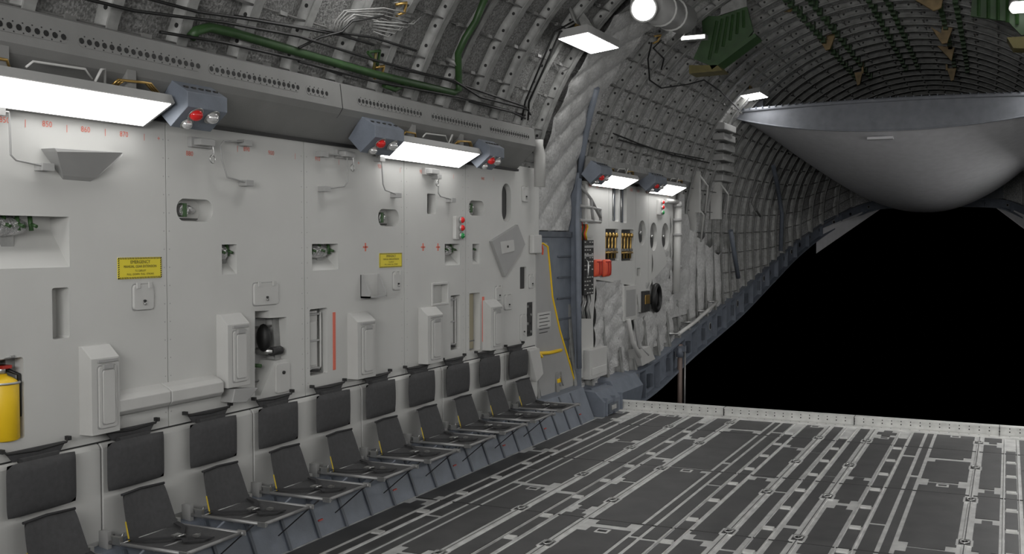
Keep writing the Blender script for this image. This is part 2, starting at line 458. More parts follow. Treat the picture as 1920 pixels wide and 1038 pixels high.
def stanchion(u0, u1, vt, vb, d=.085):
    y0, y1, z0, z1 = rect(u0, u1, vt, vb, WX+d*.6); b = B(); w_ = y1-y0; y0 += w_*.12; w_ = y1-y0
    b.py([(X0, z0-.0), (WX+d, z0), (WX+d, z1-.06), (WX+.02, z1+.0), (X0, z1)], y0, y1, 'panel_trim')
    b.px(rrect(y0+w_*.18, y1-w_*.12, z0+.025, z1-.095, .015), WX+d-.001, WX+d+.002, 'panel_grey')
    b.px(rrect(y0+w_*.22, y1-w_*.14, z0+.03, z1-.10, .015), WX+d-.001, WX+d+.010, 'panel_trim')
    b.px(rrect(y0+w_*.30, y1-w_*.22, z0+.045, z1-.115, .015), WX+d+.007, WX+d+.0115, 'panel_grey')
    b.px(rrect(y0+w_*.33, y1-w_*.25, z0+.05, z1-.12, .015), WX+d+.007, WX+d+.018, 'panel_trim')
    b.box(WX+d, WX+d+.02, y0+w_*.35, y1-w_*.3, z1-.115, z1-.09, 'panel_grey')
    b.box(WX+d, WX+d+.012, y0+w_*.2, y1-w_*.1, z1-.082, z1-.066, 'panel_grey')
    b.obj('folding_stanchion', .005)
for a in ((155, 215, 648, 812), (413, 460, 588, 724), (658, 697, 586, 708), (791, 824, 576, 680), (911, 936, 562, 655)): stanchion(*a)
b = B()
y0 = PX(216, 760, -2.72).y; y1 = PX(322, 745, -2.72).y; y2 = PX(420, 728, -2.72).y; zt = PX(216, 745, -2.72).z; zb_ = PX(216, 781, -2.72).z
pr = [(X0, zb_-.02), (WX+.06, zb_), (WX+.08, zb_+.02), (WX+.08, zt-.02), (WX+.05, zt), (X0, zt+.02)]
b.py(pr, y0, y1-.004, 'panel_trim'); b.py(pr, y1+.004, y2, 'panel_trim'); b.obj('wall_armrest', .004)
b = B(); b.px(poly([(418, 727), (462, 725), (440, 752), (413, 753)]), X0, WX+.09, 'panel_grey'); b.obj('armrest_bracket', .004)
b = B(); A = [PX(u, v, WX+.09) for u, v in ((102, 277), (232, 285), (228, 292), (200, 333), (137, 328), (106, 284))]
C = [Vector((X0, q.y, q.z)) for q in A]
C[3] = Vector((X0, A[3].y-.02, A[3].z-.02)); C[4] = Vector((X0, A[4].y+.02, A[4].z-.02))
A[3] = A[3]+Vector((-.07, 0, 0)); A[4] = A[4]+Vector((-.07, 0, 0))
b.add(A+C, [(0, 5, 4, 3, 2, 1)]+[(i, 6+i, 6+(i+1) % 6, (i+1) % 6) for i in range(6)], 'panel_grey')
b.obj('stowage_hopper', .003, recalc=True)
b = B(); y0, y1, z0, z1 = rect(676, 708, 514, 557)
b.py([(X0, z0), (WX+.08, z0), (WX+.08, z0+.03), (WX+.02, z1), (X0, z1)], y0, y0+.01, 'panel_grey')
b.py([(X0, z0), (WX+.08, z0), (WX+.08, z0+.03), (WX+.02, z1), (X0, z1)], y1-.01, y1, 'panel_grey')
b.box(X0, WX+.08, y0, y1, z0, z0+.012, 'panel_grey'); b.box(X0, WX+.006, y0, y1, z0, z1, 'panel_trim')
b.obj('map_bracket')
b = B(); y0, y1, z0, z1 = rect(808, 840, 529, 572)
for q in ((y0, y0+.02, z0, z1), (y1-.02, y1, z0, z1), (y0+.02, y1-.02, z0, z0+.02), (y0+.02, y1-.02, z1-.02, z1)): b.box(X0, WX+.012, *q, 'panel_trim')
b.obj('inset_frame', .004)
b = B(); b.px(poly([(917, 452), (966, 421), (980, 458), (942, 519)]), X0, WX+.03, 'panel_grey')
b.px(poly([(932, 453), (957, 449), (959, 470), (935, 476)]), WX+.03, WX+.036, 'panel_trim')
b.cyl((WX+.036, PX(945, 462).y, PX(945, 462).z), (WX+.046, PX(945, 462).y, PX(945, 462).z), .012, 'dark', 8); b.obj('diamond_cover', .004)
b = B(); y0, y1, z0, z1 = rect(992, 1008, 440, 475); b.box(X0, WX+.05, y0, y1, z0, z1, 'panel_trim'); b.obj('latch_block', .012)
b = B(); pt = [PX(u, v, -2.68) for u, v in ((1008, 262), (1008, 275), (1012, 290), (1012, 350))]; b.tube(pt, .055, 'panel_trim', 18); b.obj('vent_pipe')
b = B(); b.px(poly([(990, 657), (1008, 652), (1016, 700), (1003, 716)], -2.72), X0, WX+.10, 'panel_trim'); b.obj('end_armrest', .006)
def rail(pts, br, name='grab_rail', off=.045):
    b = B(); P = [PX(u, v, WX+off) for u, v in pts]; b.tube(P, .0055, 'panel_grey', 8)
    for (u, v) in br:
        q = PX(u, v, WX+off); b.box(X0, q.x+.012, q.y-.035, q.y+.035, q.z-.018, q.z+.018, 'panel_grey')
    b.obj(name, .003)
rail([(-10, 208), (16, 210), (18, 225), (20, 290), (30, 300), (96, 314)], [(88, 313), (-5, 208)])
rail([(468, 266), (420, 264), (413, 272), (416, 300), (426, 332), (470, 344)], [(463, 268), (466, 343)])
rail([(605, 288), (645, 291), (651, 296), (651, 342), (646, 349), (608, 355)], [(608, 289), (612, 354)])
rail([(715, 296), (718, 345), (722, 356), (748, 366)], [(746, 366), (715, 298)])
rail([(822, 330), (822, 362), (826, 368), (852, 375)], [(849, 375), (822, 331)])
for (u, v) in ((372, 268), (802, 322), (640, 290)):
    b = B(); q = PX(u, v); b.box(X0, WX+.08, q.y-.07, q.y+.05, q.z-.018, q.z+.018, 'panel_grey'); b.box(X0, WX+.03, q.y-.09, q.y+.1, q.z-.028, q.z+.028, 'panel_grey')
    b.tube([q+Vector((.06, .05, -.01)), q+Vector((.06, .06, -.05)), q+Vector((.06, .05, -.07))], .005, 'steel')
    cc = q+Vector((.06, .05, -.09)); b.tube([cc+Vector((0, .022*math.cos(t), .022*math.sin(t))) for t in [i*math.pi/6 for i in range(12)]], .005, 'steel', 6, True)
    b.obj('hook_bracket', .003)
def connector(r, s=1.):
    b = B(); y0, y1, z0, z1 = r; cz = (z0+z1)/2; cy = y0+(y1-y0)*.28; h = (z1-z0)
    b.cyl((WX-.105, cy, cz), (WX-.02, cy, cz), h*.28, 'foil', 12); b.tube([(WX-.09, cy+.02, cz), (WX-.05, (y0+y1)/2, cz+.01), (WX-.10, y1-.06, cz)], h*.16, 'foil', 10)
    b.cyl((WX-.06, cy-.03, cz), (WX-.06, cy+.03, cz), h*.17, 'green', 10); b.box(WX-.05, WX-.01, cy-.012, cy+.012, cz-h*.3, cz+h*.3, 'green')
    b.box(WX-.104, WX-.09, cy-.04, cy+.06, cz-h*.35, cz+h*.35, 'foil'); b.obj('hydraulic_connector', .002)
for r in (pl1, pl2, pl3): connector(r)
def fittings(r, n):
    b = B(); y0, y1, z0, z1 = r
    b.ellipsoid(((WX-.075), (y0+y1)/2, z1-.05), (.05, (y1-y0)/2*.85, .05), 'foil')
    for i in range(n):
        yq = y0+(y1-y0)*(i+.5)/n; b.cyl((WX-.05, yq, z1+.0), (WX-.04, yq, z1-.07), .011, 'green', 8); b.cyl((WX-.05, yq, z1-.035), (WX-.005, yq, z1-.05), .009, 'green', 8)
    b.obj('drain_valve_cluster')
y0, y1, z0, z1 = rA; fittings((PX(-45, 430).y, PX(82, 430).y, z0, z1), 5)
fittings(w1, 2); fittings(w2, 3); fittings(w3, 2); fittings(w4, 1)
b = B(); y0, y1, z0, z1 = t1
for i in range(3): b.box(WX-.102, WX-.06, y0+(y1-y0)*(i+.6)/3.4, y0+(y1-y0)*(i+.6)/3.4+.008, z0, z1, 'dark')
b.obj('louver')
b = B(); q = PX(494, 633, WX-.06)
b.ellipsoid((q.x, q.y, q.z), (.05, .035, .09), 'black'); q2 = PX(512, 657, WX-.03)
b.cyl((WX-.135, q2.y-.05, q2.z), (WX+.0, q2.y-.03, q2.z), .022, 'steel'); b.cyl((WX-.01, q2.y-.05, q2.z), (WX-.01, q2.y+.05, q2.z), .028, 'dark', 8); b.cyl((WX-.01, q2.y+.05, q2.z), (WX-.01, q2.y+.075, q2.z), .012, 'steel', 8)
b.box(WX-.132, WX-.12, q.y-.05, q.y+.1, q.z-.2, q.z+.12, 'panel_grey')
q3 = PX(482, 685, WX-.05); b.cyl((WX-.13, q3.y, q3.z), (WX-.02, q3.y, q3.z), .012, 'green', 8); b.obj('manual_valve')
b = B(); y0, y1, z0, z1 = rect(515, 541, 680, 735); b.px(rrect(y0, y1, z0, z1, .02), X0, WX+.014, 'panel_trim'); b.cyl((WX+.01, (y0+y1)/2, z1-.06), (WX+.025, (y0+y1)/2, z1-.06), .012, 'dark', 8); b.obj('access_plate', .003)
for r in (r1, r2):
    b = B(); y0, y1, z0, z1 = r; w_ = y1-y0; h = z1-z0
    b.box(WX-.102, WX-.04, y0+w_*.12, y1-w_*.30, z0+h*.06, z1-h*.04, 'panel_trim')
    b.box(WX-.042, WX-.03, y0+w_*.22, y1-w_*.42, z0+h*.14, z1-h*.2, 'panel_white')
    for zz in (.08, .5, .9): b.box(WX-.05, WX-.02, y0+w_*.12, y1-w_*.3, z0+h*zz, z0+h*(zz+.03), 'panel_grey')
    b.tube([(WX-.03, y1-w_*.2, z0+h*.1), (WX-.03, y1-w_*.2, z1-h*.06)], .007, 'panel_trim')
    b.tube([(WX-.03, y0+w_*.2, z0+h*.08), (WX-.02, y1-w_*.4, z0+h*.06)], .012, 'dark')
    b.obj('fold_out_step', .003)
b = B(); y0, y1, z0, z1 = r3; b.box(WX-.082, WX-.06, y0+.01, y1-.01, z0+.01, z1-.01, 'cream'); b.obj('stowed_board', .003)
b = B(); y0, y1, z0, z1 = d1; b.box(WX-.072, WX-.02, y0+.005, y1-.005, z0+.005, z1-.005, 'dark'); b.obj('grille')
b = B(); y0, y1, z0, z1 = d2; b.box(WX-.062, WX-.01, y0+.003, y1-.003, z0+.003, z1-.003, 'dark')
for i in range(4):
    for j in range(2):
        yq = y0+(y1-y0)*(j+.5)/2; zq = z0+(z1-z0)*(i+.5)/4; b.disc((WX-.01, yq, zq), (1, 0, 0), .014, 'steel' if (i+j) % 2 else 'black', 10, .005)
b.obj('control_panel')
b = B(); y0, y1, z0, z1 = d3; b.px(pill(y0+.02, y1-.02, z0+.02, z1-.02), WX-.082, WX-.04, 'dark')
b.tube([(WX-.035, y0+.05, z0+.04), (WX-.035, y0+.05, z1-.04)], .008, 'green'); b.obj('inspection_window')
def indicator(u0, u1, vt, vb, nm='indicator_light'):
    b = B(); y0, y1, z0, z1 = rect(u0, u1, vt, vb); b.px(rrect(y0, y1, z0, z1, .015), X0, WX+.03, 'panel_trim')
    for i, k in enumerate(('lens_green', 'lens_red', 'lens_red')):
        zq = z0+(z1-z0)*(i+.5)/3; b.cyl((WX+.03, (y0+y1)/2, zq), (WX+.05, (y0+y1)/2, zq), (z1-z0)*.15, 'steel', 12); b.ellipsoid((WX+.05, (y0+y1)/2, zq), (.022, (z1-z0)*.13, (z1-z0)*.13), k)
    b.obj(nm, .003)
indicator(849, 865, 405, 449); indicator(1231, 1242, 374, 403)
for a in ((624, 628.5, 585, 693), (904, 907.5, 556, 640)):
    b = B(); y0, y1, z0, z1 = rect(*a); b.box(X0, WX+.004, y0, y1, z0, z1, 'red_mark'); b.obj('red_stripe')
b = B(); y0, y1, z0, z1 = fe; yc = PX(8, 760, WX-.03).y; r = .075; xc = WX-.045
zt = PX(8, 706, WX).z; pr = [(0, .001), (.0, r*.9), (.02, r), (.86, r), (.92, r*.88), (.97, r*.6), (1.0, r*.35), (1.03, r*.3)]
zz0 = z0; b.tube([(xc, yc, zz0+(zt-zz0)*t) for t, _ in pr], [q for _, q in pr], 'yellow', 20)
b.cyl((xc, yc, zt), (xc, yc, zt+.05), .018, 'steel'); b.box(xc-.02, xc+.04, yc-.025, yc+.025, zt+.035, zt+.05, 'red'); b.tube([(xc, yc-.02, zt+.05), (xc+.03, yc-.06, zt+.08), (xc+.05, yc+.03, zt+.09)], .007, 'steel')
b.tube([(xc, yc+.02, zt+.03), (xc+.03, yc+.07, zt), (xc+.02, yc+.08, zt-.2)], .01, 'black')
b.tube([(xc+r*1.03*math.cos(t), yc+r*1.03*math.sin(t), zz0+.27) for t in [i*math.pi/8 for i in range(16)]], .006, 'steel', 6, True)
b.box(xc-.09, xc-.02, yc-.05, yc+.05, z0, z0+.3, 'steel')
b.obj('fire_extinguisher')
def sign(u0, u1, vt, vb):
    b = B(); y0, y1, z0, z1 = rect(u0, u1, vt, vb); b.px(rrect(y0, y1, z0, z1, .008), X0, WX+.004, 'sign_yellow')
    w_ = y1-y0; h = z1-z0; t = h*.09; xs = WX+.0045
    n = int(w_/(t*1.1))
    for i in range(n):
        a = y0+w_*i/n; st = w_/n
        for zz in (z0, z1-t): b.add([(xs, a, zz), (xs, a+st*.5, zz), (xs, min(a+st*.9, y1), zz+t), (xs, min(a+st*.4, y1), zz+t)], [(0, 1, 2, 3)], 'black')
    n = int(h/(t*1.1))
    for i in range(n):
        a = z0+h*i/n; st = h/n
        for yq in (y0, y1-t): b.add([(xs, yq, a), (xs, yq+t, min(a+st*.4, z1)), (xs, yq+t, min(a+st*.9, z1)), (xs, yq, a+st*.5)], [(0, 1, 2, 3)], 'black')
    yc = (y0+y1)/2
    b.text('EMERGENCY', yc, z0+h*.78, xs+.001, h*.22, 'black'); b.text('MANUAL GEAR EXTENSION', yc, z0+h*.57, xs+.001, h*.165, 'black')
    b.text('TO DEPLOY', yc, z0+h*.37, xs+.001, h*.13, 'black'); b.text('PULL  DOWN  FULL  STROKE', yc, z0+h*.21, xs+.001, h*.13, 'black')
    b.obj('warning_sign', recalc=False)
sign(220, 302, 482, 522); sign(711, 753, 474, 501)
b = B()
for u, v, t in ((8, 225, '850'), (47, 230, '|'), (88, 233, '850'), (125, 240, '|'), (160, 243, '860'), (197, 247, '|'), (232, 252, '870'), (270, 256, '|'), (297, 260, '+'),
                (355, 288, '880'), (400, 278, '|'), (445, 278, '|'), (462, 280, '890'), (508, 287, '900'), (553, 292, '|'), (595, 298, '910'), (635, 303, '|'), (672, 306, '+'), (712, 312, '920'),
                (750, 318, '|'), (790, 322, '930'), (850, 330, '|'), (905, 335, '940'), (925, 335, '|')):
    q = PX(u, v); b.text(t, q.y, q.z, WX+.002, .04, 'red_mark')
for u in (685, 793, 821):
    q = PX(u, 463); b.box(WX, WX+.003, q.y-.03, q.y+.03, q.z-.006, q.z+.006, 'red_mark'); b.box(WX, WX+.003, q.y-.006, q.y+.006, q.z-.03, q.z+.03, 'red_mark')
for i, (u, v) in enumerate(((1105, 348), (1118, 350), (1130, 350), (1145, 352), (1182, 356), (1195, 358), (1212, 360), (1250, 366))):
    q = PX(u, v); b.text(str(960+10*i), q.y, q.z, WX+.012, .05, 'red_mark')
b.obj('station_markings')
b = B()
for u in (308, 318, 566, 576, 753, 763, 868, 878):
    yq = PX(u, 500).y
    for i in range(16): b.disc((WX-.001, yq, .95+i*.1), (1, 0, 0), .004, 'panel_grey', 6, .002)
b.obj('seam_rivets')

# ------------------------------------------------------------------ seats
def seat():
    b = B(); x = WX; pz = .372
    b.pillow((x+.075, 0, .745), .2, .125, .032, 'fabric')
    b.prism([(x+.03, -.13, .87), (x+.03, .13, .87), (x+.03, .17, .920), (x+.03, -.17, .920)], (.012, 0, 0), 'fabric')
    b.prism([(x+.03, -.10, .86), (x+.03, .10, .86), (x+.03, .11, .885), (x+.03, -.11, .885)], (.04, 0, 0), 'fabric')
    b.tube([(x+.04, -.19, .935), (x+.045, -.17, .915), (x+.045, 0, .905), (x+.045, .17, .915), (x+.04, .19, .935)], .006, 'dark')
    for s in (-1, 1): b.box(x+.02, x+.05, s*.19-.008, s*.19+.008, .92, .94, 'dark')
    b.pillow((x+.158, 0, .478), .178, .120, .010, 'fabric', tilt=.035, bend=-.03, taperw=.84)
    b.tube([(x+.12, -.15, .60), (x+.095, 0, .60), (x+.12, .15, .60)], .007, 'strap')
    b.box(x+.02, x+.10, -.02, .02, .56, .58, 'tube_grey')
    N = 8; vs = []; fs = []
    for i in range(N+1):
        for j in range(N+1):
            a = i/N; c_ = -1+2*j/N; vs.append((x+.17+.41*a, c_*.2, pz-.016*(1-c_*c_)*(math.sin(math.pi*a))))
    for i in range(N):
        for j in range(N): q = i*(N+1)+j; fs.append((q, q+N+1, q+N+2, q+1))
    b.add(vs, fs, 'fabric', True); b.add([(p[0], p[1], p[2]-.012) for p in vs], [tuple(reversed(f)) for f in fs], 'fabric', True)
    for s in (-1, 1):
        b.tube([(x+.04, s*.205, pz-.007), (x+.61, s*.205, pz-.002)], .010, 'tube_grey')
        b.tube([(x+.07, s*.19, .14), (x+.32, s*.20, pz-.015)], .007, 'blue_grey')
        b.box(x+.03, x+.09, s*.205-.014, s*.205+.014, pz-.045, pz+.05, 'panel_grey')
        b.box(x+.12, x+.17, s*.205-.012, s*.205+.012, pz-.01, pz+.03, 'steel')
        b.tube([(x+.10, s*.205, pz+.03), (x+.14, s*.18, pz+.015), (x+.15, s*.17, pz+.04)], .005, 'steel')
        b.box(x+.56, x+.61, s*.215-.006, s*.215+.006, pz-.015, pz+.01, 'steel')
    b.tube([(x+.59, -.215, pz-.002), (x+.59, .215, pz-.002)], .010, 'tube_grey')
    b.tube([(x+.17, -.21, pz-.007), (x+.17, .21, pz-.007)], .009, 'steel'); b.tube([(x+.38, -.20, pz-.014), (x+.38, .20, pz-.014)], .006, 'tube_grey')
    b.prism([(x+.192, -.180, pz+.005), (x+.192, -.173, pz+.005), (x+.160, -.165, .470), (x+.160, -.171, .470)], (.004, 0, .002), 'strap_yellow')
    for s in (-1, 1):
        P = [(x+.18, s*.17, pz+.013), (x+.27, s*.13, pz+.01), (x+.35, s*.03, pz+.003), (x+.44, -s*.04, pz-.002), (x+.53, -s*.02+.03, pz+.003)]
        for p, q in zip(P, P[1:]):
            b.prism([(p[0], p[1]-.018, p[2]), (p[0], p[1]+.018, p[2]), (q[0], q[1]+.018, q[2]), (q[0], q[1]-.018, q[2])], (0, 0, .005), 'strap')
    b.box(x+.33, x+.36, -.03, .02, pz-.002, pz+.016, 'steel'); b.box(x+.42, x+.45, .03, .06, pz-.002, pz+.014, 'steel')
    b.tube([(x+.37, -.03, pz+.012), (x+.39, -.01, pz+.018), (x+.38, .02, pz+.012)], .005, 'steel', 6)
    b.tube([(x+.52, -.19, pz-.01), (x+.42, -.195, .28), (x+.22, -.20, .11)], .004, 'strap', 5)
    return b
s0 = seat(); so = s0.obj('folding_troop_seat', center=False)
for k in range(-1, 10):
    if k == -1: ob = so
    else:
        ob = bpy.data.objects.new('folding_troop_seat', so.data); sc.collection.objects.link(ob)
    ob.location = (0, 3.55+.597*k, 0)

# ------------------------------------------------------------------ floor
FE = 11.26   # aft edge of the floor
b = B(); b.box(-2.95, 2.95, -2, FE, -.12, 0, 'alu')
half = [('p', .2), ('R', .10), ('p', .11), ('p', .07), ('p', .28), ('r', .03), ('p', .14), ('R', .10), ('p', .17), ('r', .03), ('p', .38), ('p', .06), ('p', .11), ('R', .10), ('p', .2), ('r', .03), ('p', .1)]
gap = .034
tot = sum(q for _, q in half)+gap*(len(half)); sf = (2.53-.055)/tot
bands = []; x = -2.53
for t, wd in half: bands.append((t, x, x+wd*sf)); x += (wd+gap)*sf
bands += [('R', -.042, .042)]+[(t, -e, -a) for t, a, e in bands]
def notched(x0, x1, y0, y1, n, sides):
    w_ = x1-x0; nx = min(.06, w_*.28); pts = []
    a, bb, c_, d_ = sides
    pts += [(x0+nx, y0), (x0+nx, y0+n), (x0, y0+n)][::-1] if a else [(x0, y0)]
    pts += [(x1-nx, y0), (x1-nx, y0+n), (x1, y0+n)] if bb else [(x1, y0)]
    pts += [(x1, y1-n), (x1-nx, y1-n), (x1-nx, y1)] if c_ else [(x1, y1)]
    pts += [(x0+nx, y1), (x0+nx, y1-n), (x0, y1-n)] if d_ else [(x0, y1)]
    return pts
FP = FE-.2
for bi, (t, x0, x1) in enumerate(bands):
    y = -1.95+random.random()*.4
    if t == 'p':
        while y < FP-.1:
            wide = (x1-x0) > .13
            L = random.choice([.9, 1.3, 1.9]) if wide else random.choice([1.6, 2.4, 3.2]); e = min(y+L, FP)
            if e-y > .15:
                b.pz(notched(x0, x1, y, e, .10, [wide and random.random() < .6 for _ in range(4)]), 0, .005, 'pad')
                if wide and random.random() < .3:
                    xm = (x0+x1)/2; b.box(xm-.045, xm+.045, e-.12, e-.03, .004, .008, 'alu'); b.box(xm-.03, xm+.03, e-.10, e-.06, .006, .0095, 'dark')
            y = e+random.choice([.03, .05, .09])
    elif t == 'r':
        xm = (x0+x1)/2; b.box(x0, x1, -1.95, FP, 0, .010, 'alu'); b.box(xm-.003, xm+.003, -1.95, FP, .008, .0115, 'pad')
    else:
        b.box(x0-.010, x0-.004, -1.95, FP, 0, .012, 'alu'); b.box(x1+.004, x1+.010, -1.95, FP, 0, .012, 'alu')
        y = -1.9+.13*(bi % 4)
        while y < FP-.6:
            b.box(x0+.005, x1-.005, y, y+.49, 0, .005, 'pad')
            b.box(x0+.010, x1-.010, y+.505, y+.565, .0, .013, 'sill'); b.box(x0+.010, x1-.010, y+.567, y+.577, 0, .008, 'dark')
            y += .585
for yq in (-.5, 1.3, 3.1, 4.9, 6.7, 8.5, 10.3): b.box(-2.53, 2.53, yq-.003, yq+.003, 0, .0062, 'dark')
b.obj('floor', center=False)
b = B()
for t, x0, x1 in bands:
    if t == 'r':
        xm = (x0+x1)/2; y = .7+random.random()
        while y < FP-.2:
            b.box(xm-.05, xm+.05, y-.07, y+.07, .0, .008, 'alu'); b.box(xm-.035, xm+.035, y-.055, y+.055, .007, .010, 'pad')
            b.tube([(xm+.025*math.cos(q), y+.04*math.sin(q), .014) for q in [i*math.pi/5 for i in range(10)]], .006, 'steel', 6, True); b.box(xm-.03, xm+.03, y+.03, y+.05, .008, .018, 'steel')
            y += 1.2
b.obj('tie_down_rings', center=False)
b = B(); b.box(-2.78, 2.78, FE-.02, FE+.02, -.10, .085, 'sill'); b.box(-2.78, 2.78, FE-.04, FE+.08, .085, .095, 'sill'); b.box(-2.78, 2.78, FE-.16, FE-.02, .0, .012, 'sill')
x = -2.7
while x < 2.75:
    b.disc((x, FE-.02, .045), (0, -1, 0), .007, 'dark', 6, .002); b.box(x-.004, x+.004, FE-.022, FE-.018, .07, .083, 'dark')
    b.disc((x, FE-.10, .012), (0, 0, 1), .007, 'dark', 6, .001); x += .09
for xx in (-1.35, 0, 1.35): b.box(xx-.003, xx+.003, FE-.05, FE+.08, 0, .097, 'dark')
b.obj('ramp_sill')

# ------------------------------------------------------------------ aft belt frame
path = [(-2.80, 10.75, -.16, .44), (-2.82, 12.9, -.11, .42), (-2.84, 15.1, .19, .42), (-2.84, 18.1, .59, .44), (-2.74, 20.3, 1.08, .40), (-2.55, 22.0, 1.57, .36),
        (-2.2, 23.2, 2.01, .30), (-1.65, 24.0, 2.39, .24), (-1.25, 24.35, 2.56, .20), (-.6, 24.5, 2.60, .17), (0, 24.55, 2.61, .16)]
full = path+[(-x, y, z, h) for x, y, z, h in reversed(path[:-1])]
def cat(p0, p1, p2, p3, t): return [.5*((2*b_)+(-a+c_)*t+(2*a-5*b_+4*c_-d)*t*t+(-a+3*b_-3*c_+d)*t**3) for a, b_, c_, d in zip(p0, p1, p2, p3)]
rs = []
for i in range(len(full)-1):
    p0 = full[max(i-1, 0)]; p1 = full[i]; p2 = full[i+1]; p3 = full[min(i+2, len(full)-1)]
    n = max(2, int((Vector(p1[:3])-Vector(p2[:3])).length/.15))
    for j in range(n): rs.append(cat(p0, p1, p2, p3, j/n))
rs.append(list(full[-1]))
b = B(); rings = []
nrms = []
for i, p in enumerate(rs):
    a = rs[max(i-1, 0)]; c_ = rs[min(i+1, len(rs)-1)]; t = Vector((c_[0]-a[0], c_[1]-a[1], 0)).normalized(); nn = Vector((t.y, -t.x, 0)); nrms.append((nn, t))
    h = p[3]; pr = [(-.02, 0), (.11, 0), (.11, .03), (.03, .03), (.03, h-.03), (.11, h-.03), (.11, h), (-.02, h)]
    rings.append([(p[0]+nn.x*d, p[1]+nn.y*d, p[2]+zz) for d, zz in pr])
vs = [q for r in rings for q in r]; fs = []
for i in range(len(rings)-1):
    for j in range(8): a = i*8+j; e = i*8+(j+1) % 8; fs.append((a, e, e+8, a+8))
b.add(vs, fs, 'blue_grey')
for i in range(0, len(rs)):
    p = rs[i]; nn, t = nrms[i]; c0 = Vector((p[0], p[1], p[2]))
    if i % 3 == 0:
        cc = c0+nn*.03+Vector((0, 0, p[3]*.5)); b.disc(cc, nn, p[3]*.15, 'panel_grey' if i % 2 == 0 else 'blue_dark', 12, .006); b.disc(cc+nn*.006, nn, p[3]*.11, 'black', 12, .003)
    if i % 4 == 1:
        a = c0+nn*.03; b.prism([a+t*.012, a-t*.012, a-t*.012+nn*.075, a+t*.012+nn*.075], (0, 0, p[3]), 'blue_grey')
    if i % 6 == 3 and p[1] < 20:
        a = c0+nn*.03+Vector((0, 0, p[3]*.25)); b.prism([a+t*.05, a-t*.05, a-t*.05+nn*.05, a+t*.05+nn*.05], (0, 0, p[3]*.4), 'blue_dark')
b.obj('ramp_opening_frame', center=False, recalc=True)
for s in (1, -1):
    b = B(); P = [(s*-2.66, y, z) for y, z in ((14.0, .62), (14.8, .72), (15.5, .84), (16.1, .95))]; b.tube(P, .025, 'panel_trim')
    for p in P: b.cyl(p, (p[0]-s*.28, p[1], p[2]), .015, 'steel', 8)
    b.obj('ramp_rail')
for s in (1, -1):
    b = B(); b.prism([(s*-2.95, 10.62, 0), (s*-2.50, 10.62, 0), (s*-2.50, 10.62, .16), (s*-2.6, 10.62, .26), (s*-2.95, 10.62, .30)], (0, FE-10.62-.05, 0), 'blue_grey')
    b.prism([(s*-2.95, FE, -.12), (s*-2.60, FE, -.12), (s*-2.56, FE, .16), (s*-2.66, FE, .30), (s*-2.95, FE, .34)], (0, .9, 0), 'blue_grey')
    b.box(s*-2.50, s*-2.47, 10.72, 11.0, .03, .13, 'blue_dark'); b.box(s*-2.47, s*-2.465, 10.78, 10.93, .06, .11, 'steel')
    for i in range(3): b.box(s*-2.56, s*-2.48, 10.68+i*.24, 10.70+i*.24, 0, .20, 'blue_grey')
    b.obj('frame_foot', .005)
b = B(); q = PX(1275, 665, -2.72); b.cyl((q.x, q.y, q.z+.15), (q.x, q.y, -.9), .035, 'brown', 14); b.cyl((q.x, q.y, q.z+.1), (q.x, q.y, q.z-.03), .055, 'blue_grey'); b.cyl((q.x, q.y, -.75), (q.x, q.y, -.95), .06, 'blue_grey')
b.cyl((q.x+.07, q.y, q.z+.12), (q.x+.07, q.y, -.8), .012, 'tube_grey'); b.box(q.x-.12, q.x+.08, q.y-.04, q.y+.04, q.z+.05, q.z+.13, 'blue_grey'); b.obj('ramp_actuator')
for s in (1, -1):
    b = B(); b.prism([(s*-2.28, 23.0, 1.62), (s*-2.28, 23.0, 2.1), (s*-1.3, 24.4, 2.62), (s*-1.15, 24.45, 2.58)], (0, .02, .0), 'bowl'); b.obj('ramp_side_flap')

# ------------------------------------------------------------------ raised cargo door (bowl)
b = B(); NS = 48; NT = 34; vs = []; fs = []
HW = [(0, 2.40), (.3, 2.36), (.6, 2.15), (.85, 1.85), (1, 1.6)]
def door(s, t):
    hw = interp(t, HW)[0]; y = 16.0+t*8.0 - .5*(1-s*s)*(1-t)
    dep = .34+1.02*math.sin(min(1, t/.62)*math.pi/2)**.9*(1 if t < .62 else (1-.25*((t-.62)/.38)**2))
    return Vector((hw*s, y, 3.80-dep*(1-abs(s)**2.0)**.9-.03))
for i in range(NT+1):
    for j in range(NS+1): vs.append(door(-1+2*j/NS, i/NT))
for i in range(NT):
    for j in range(NS): a = i*(NS+1)+j; fs.append((a, a+NS+1, a+NS+2, a+1))
b.add(vs, fs, 'bowl', True)
top = [Vector((2.42*(-1+2*j/NS), 16.0-.5*(1-(-1+2*j/NS)**2)-.02, 3.84)) for j in range(NS+1)]
bot = [door(-1+2*j/NS, 0)+Vector((0, -.02, -.015)) for j in range(NS+1)]
b.add(top+bot, [(j, NS+1+j, NS+2+j, j+1) for j in range(NS)], 'bowl_rim', True)
b.add([q+Vector((0, 0, 0)) for q in top]+[q+Vector((0, .25, 0)) for q in top], [(j, j+1, NS+2+j, NS+1+j) for j in range(NS)], 'bowl_rim')
b.tube(top, .03, 'bowl_rim', 8); b.tube(bot, .012, 'bowl_rim', 8)
vs2 = [Vector((q.x, q.y, 3.82)) for q in vs]
b.add(vs2, [tuple(reversed(f)) for f in fs], 'bowl_rim')
for j in range(2, NS-1): q = top[j]; b.box(q.x-.008, q.x+.008, q.y-.045, q.y, q.z+.01, q.z+.035, 'blue_dark')
q = door(-.1, .02); b.box(-.42, -.08, q.y-.05, q.y+.1, q.z-.05, q.z-.015, 'bowl')
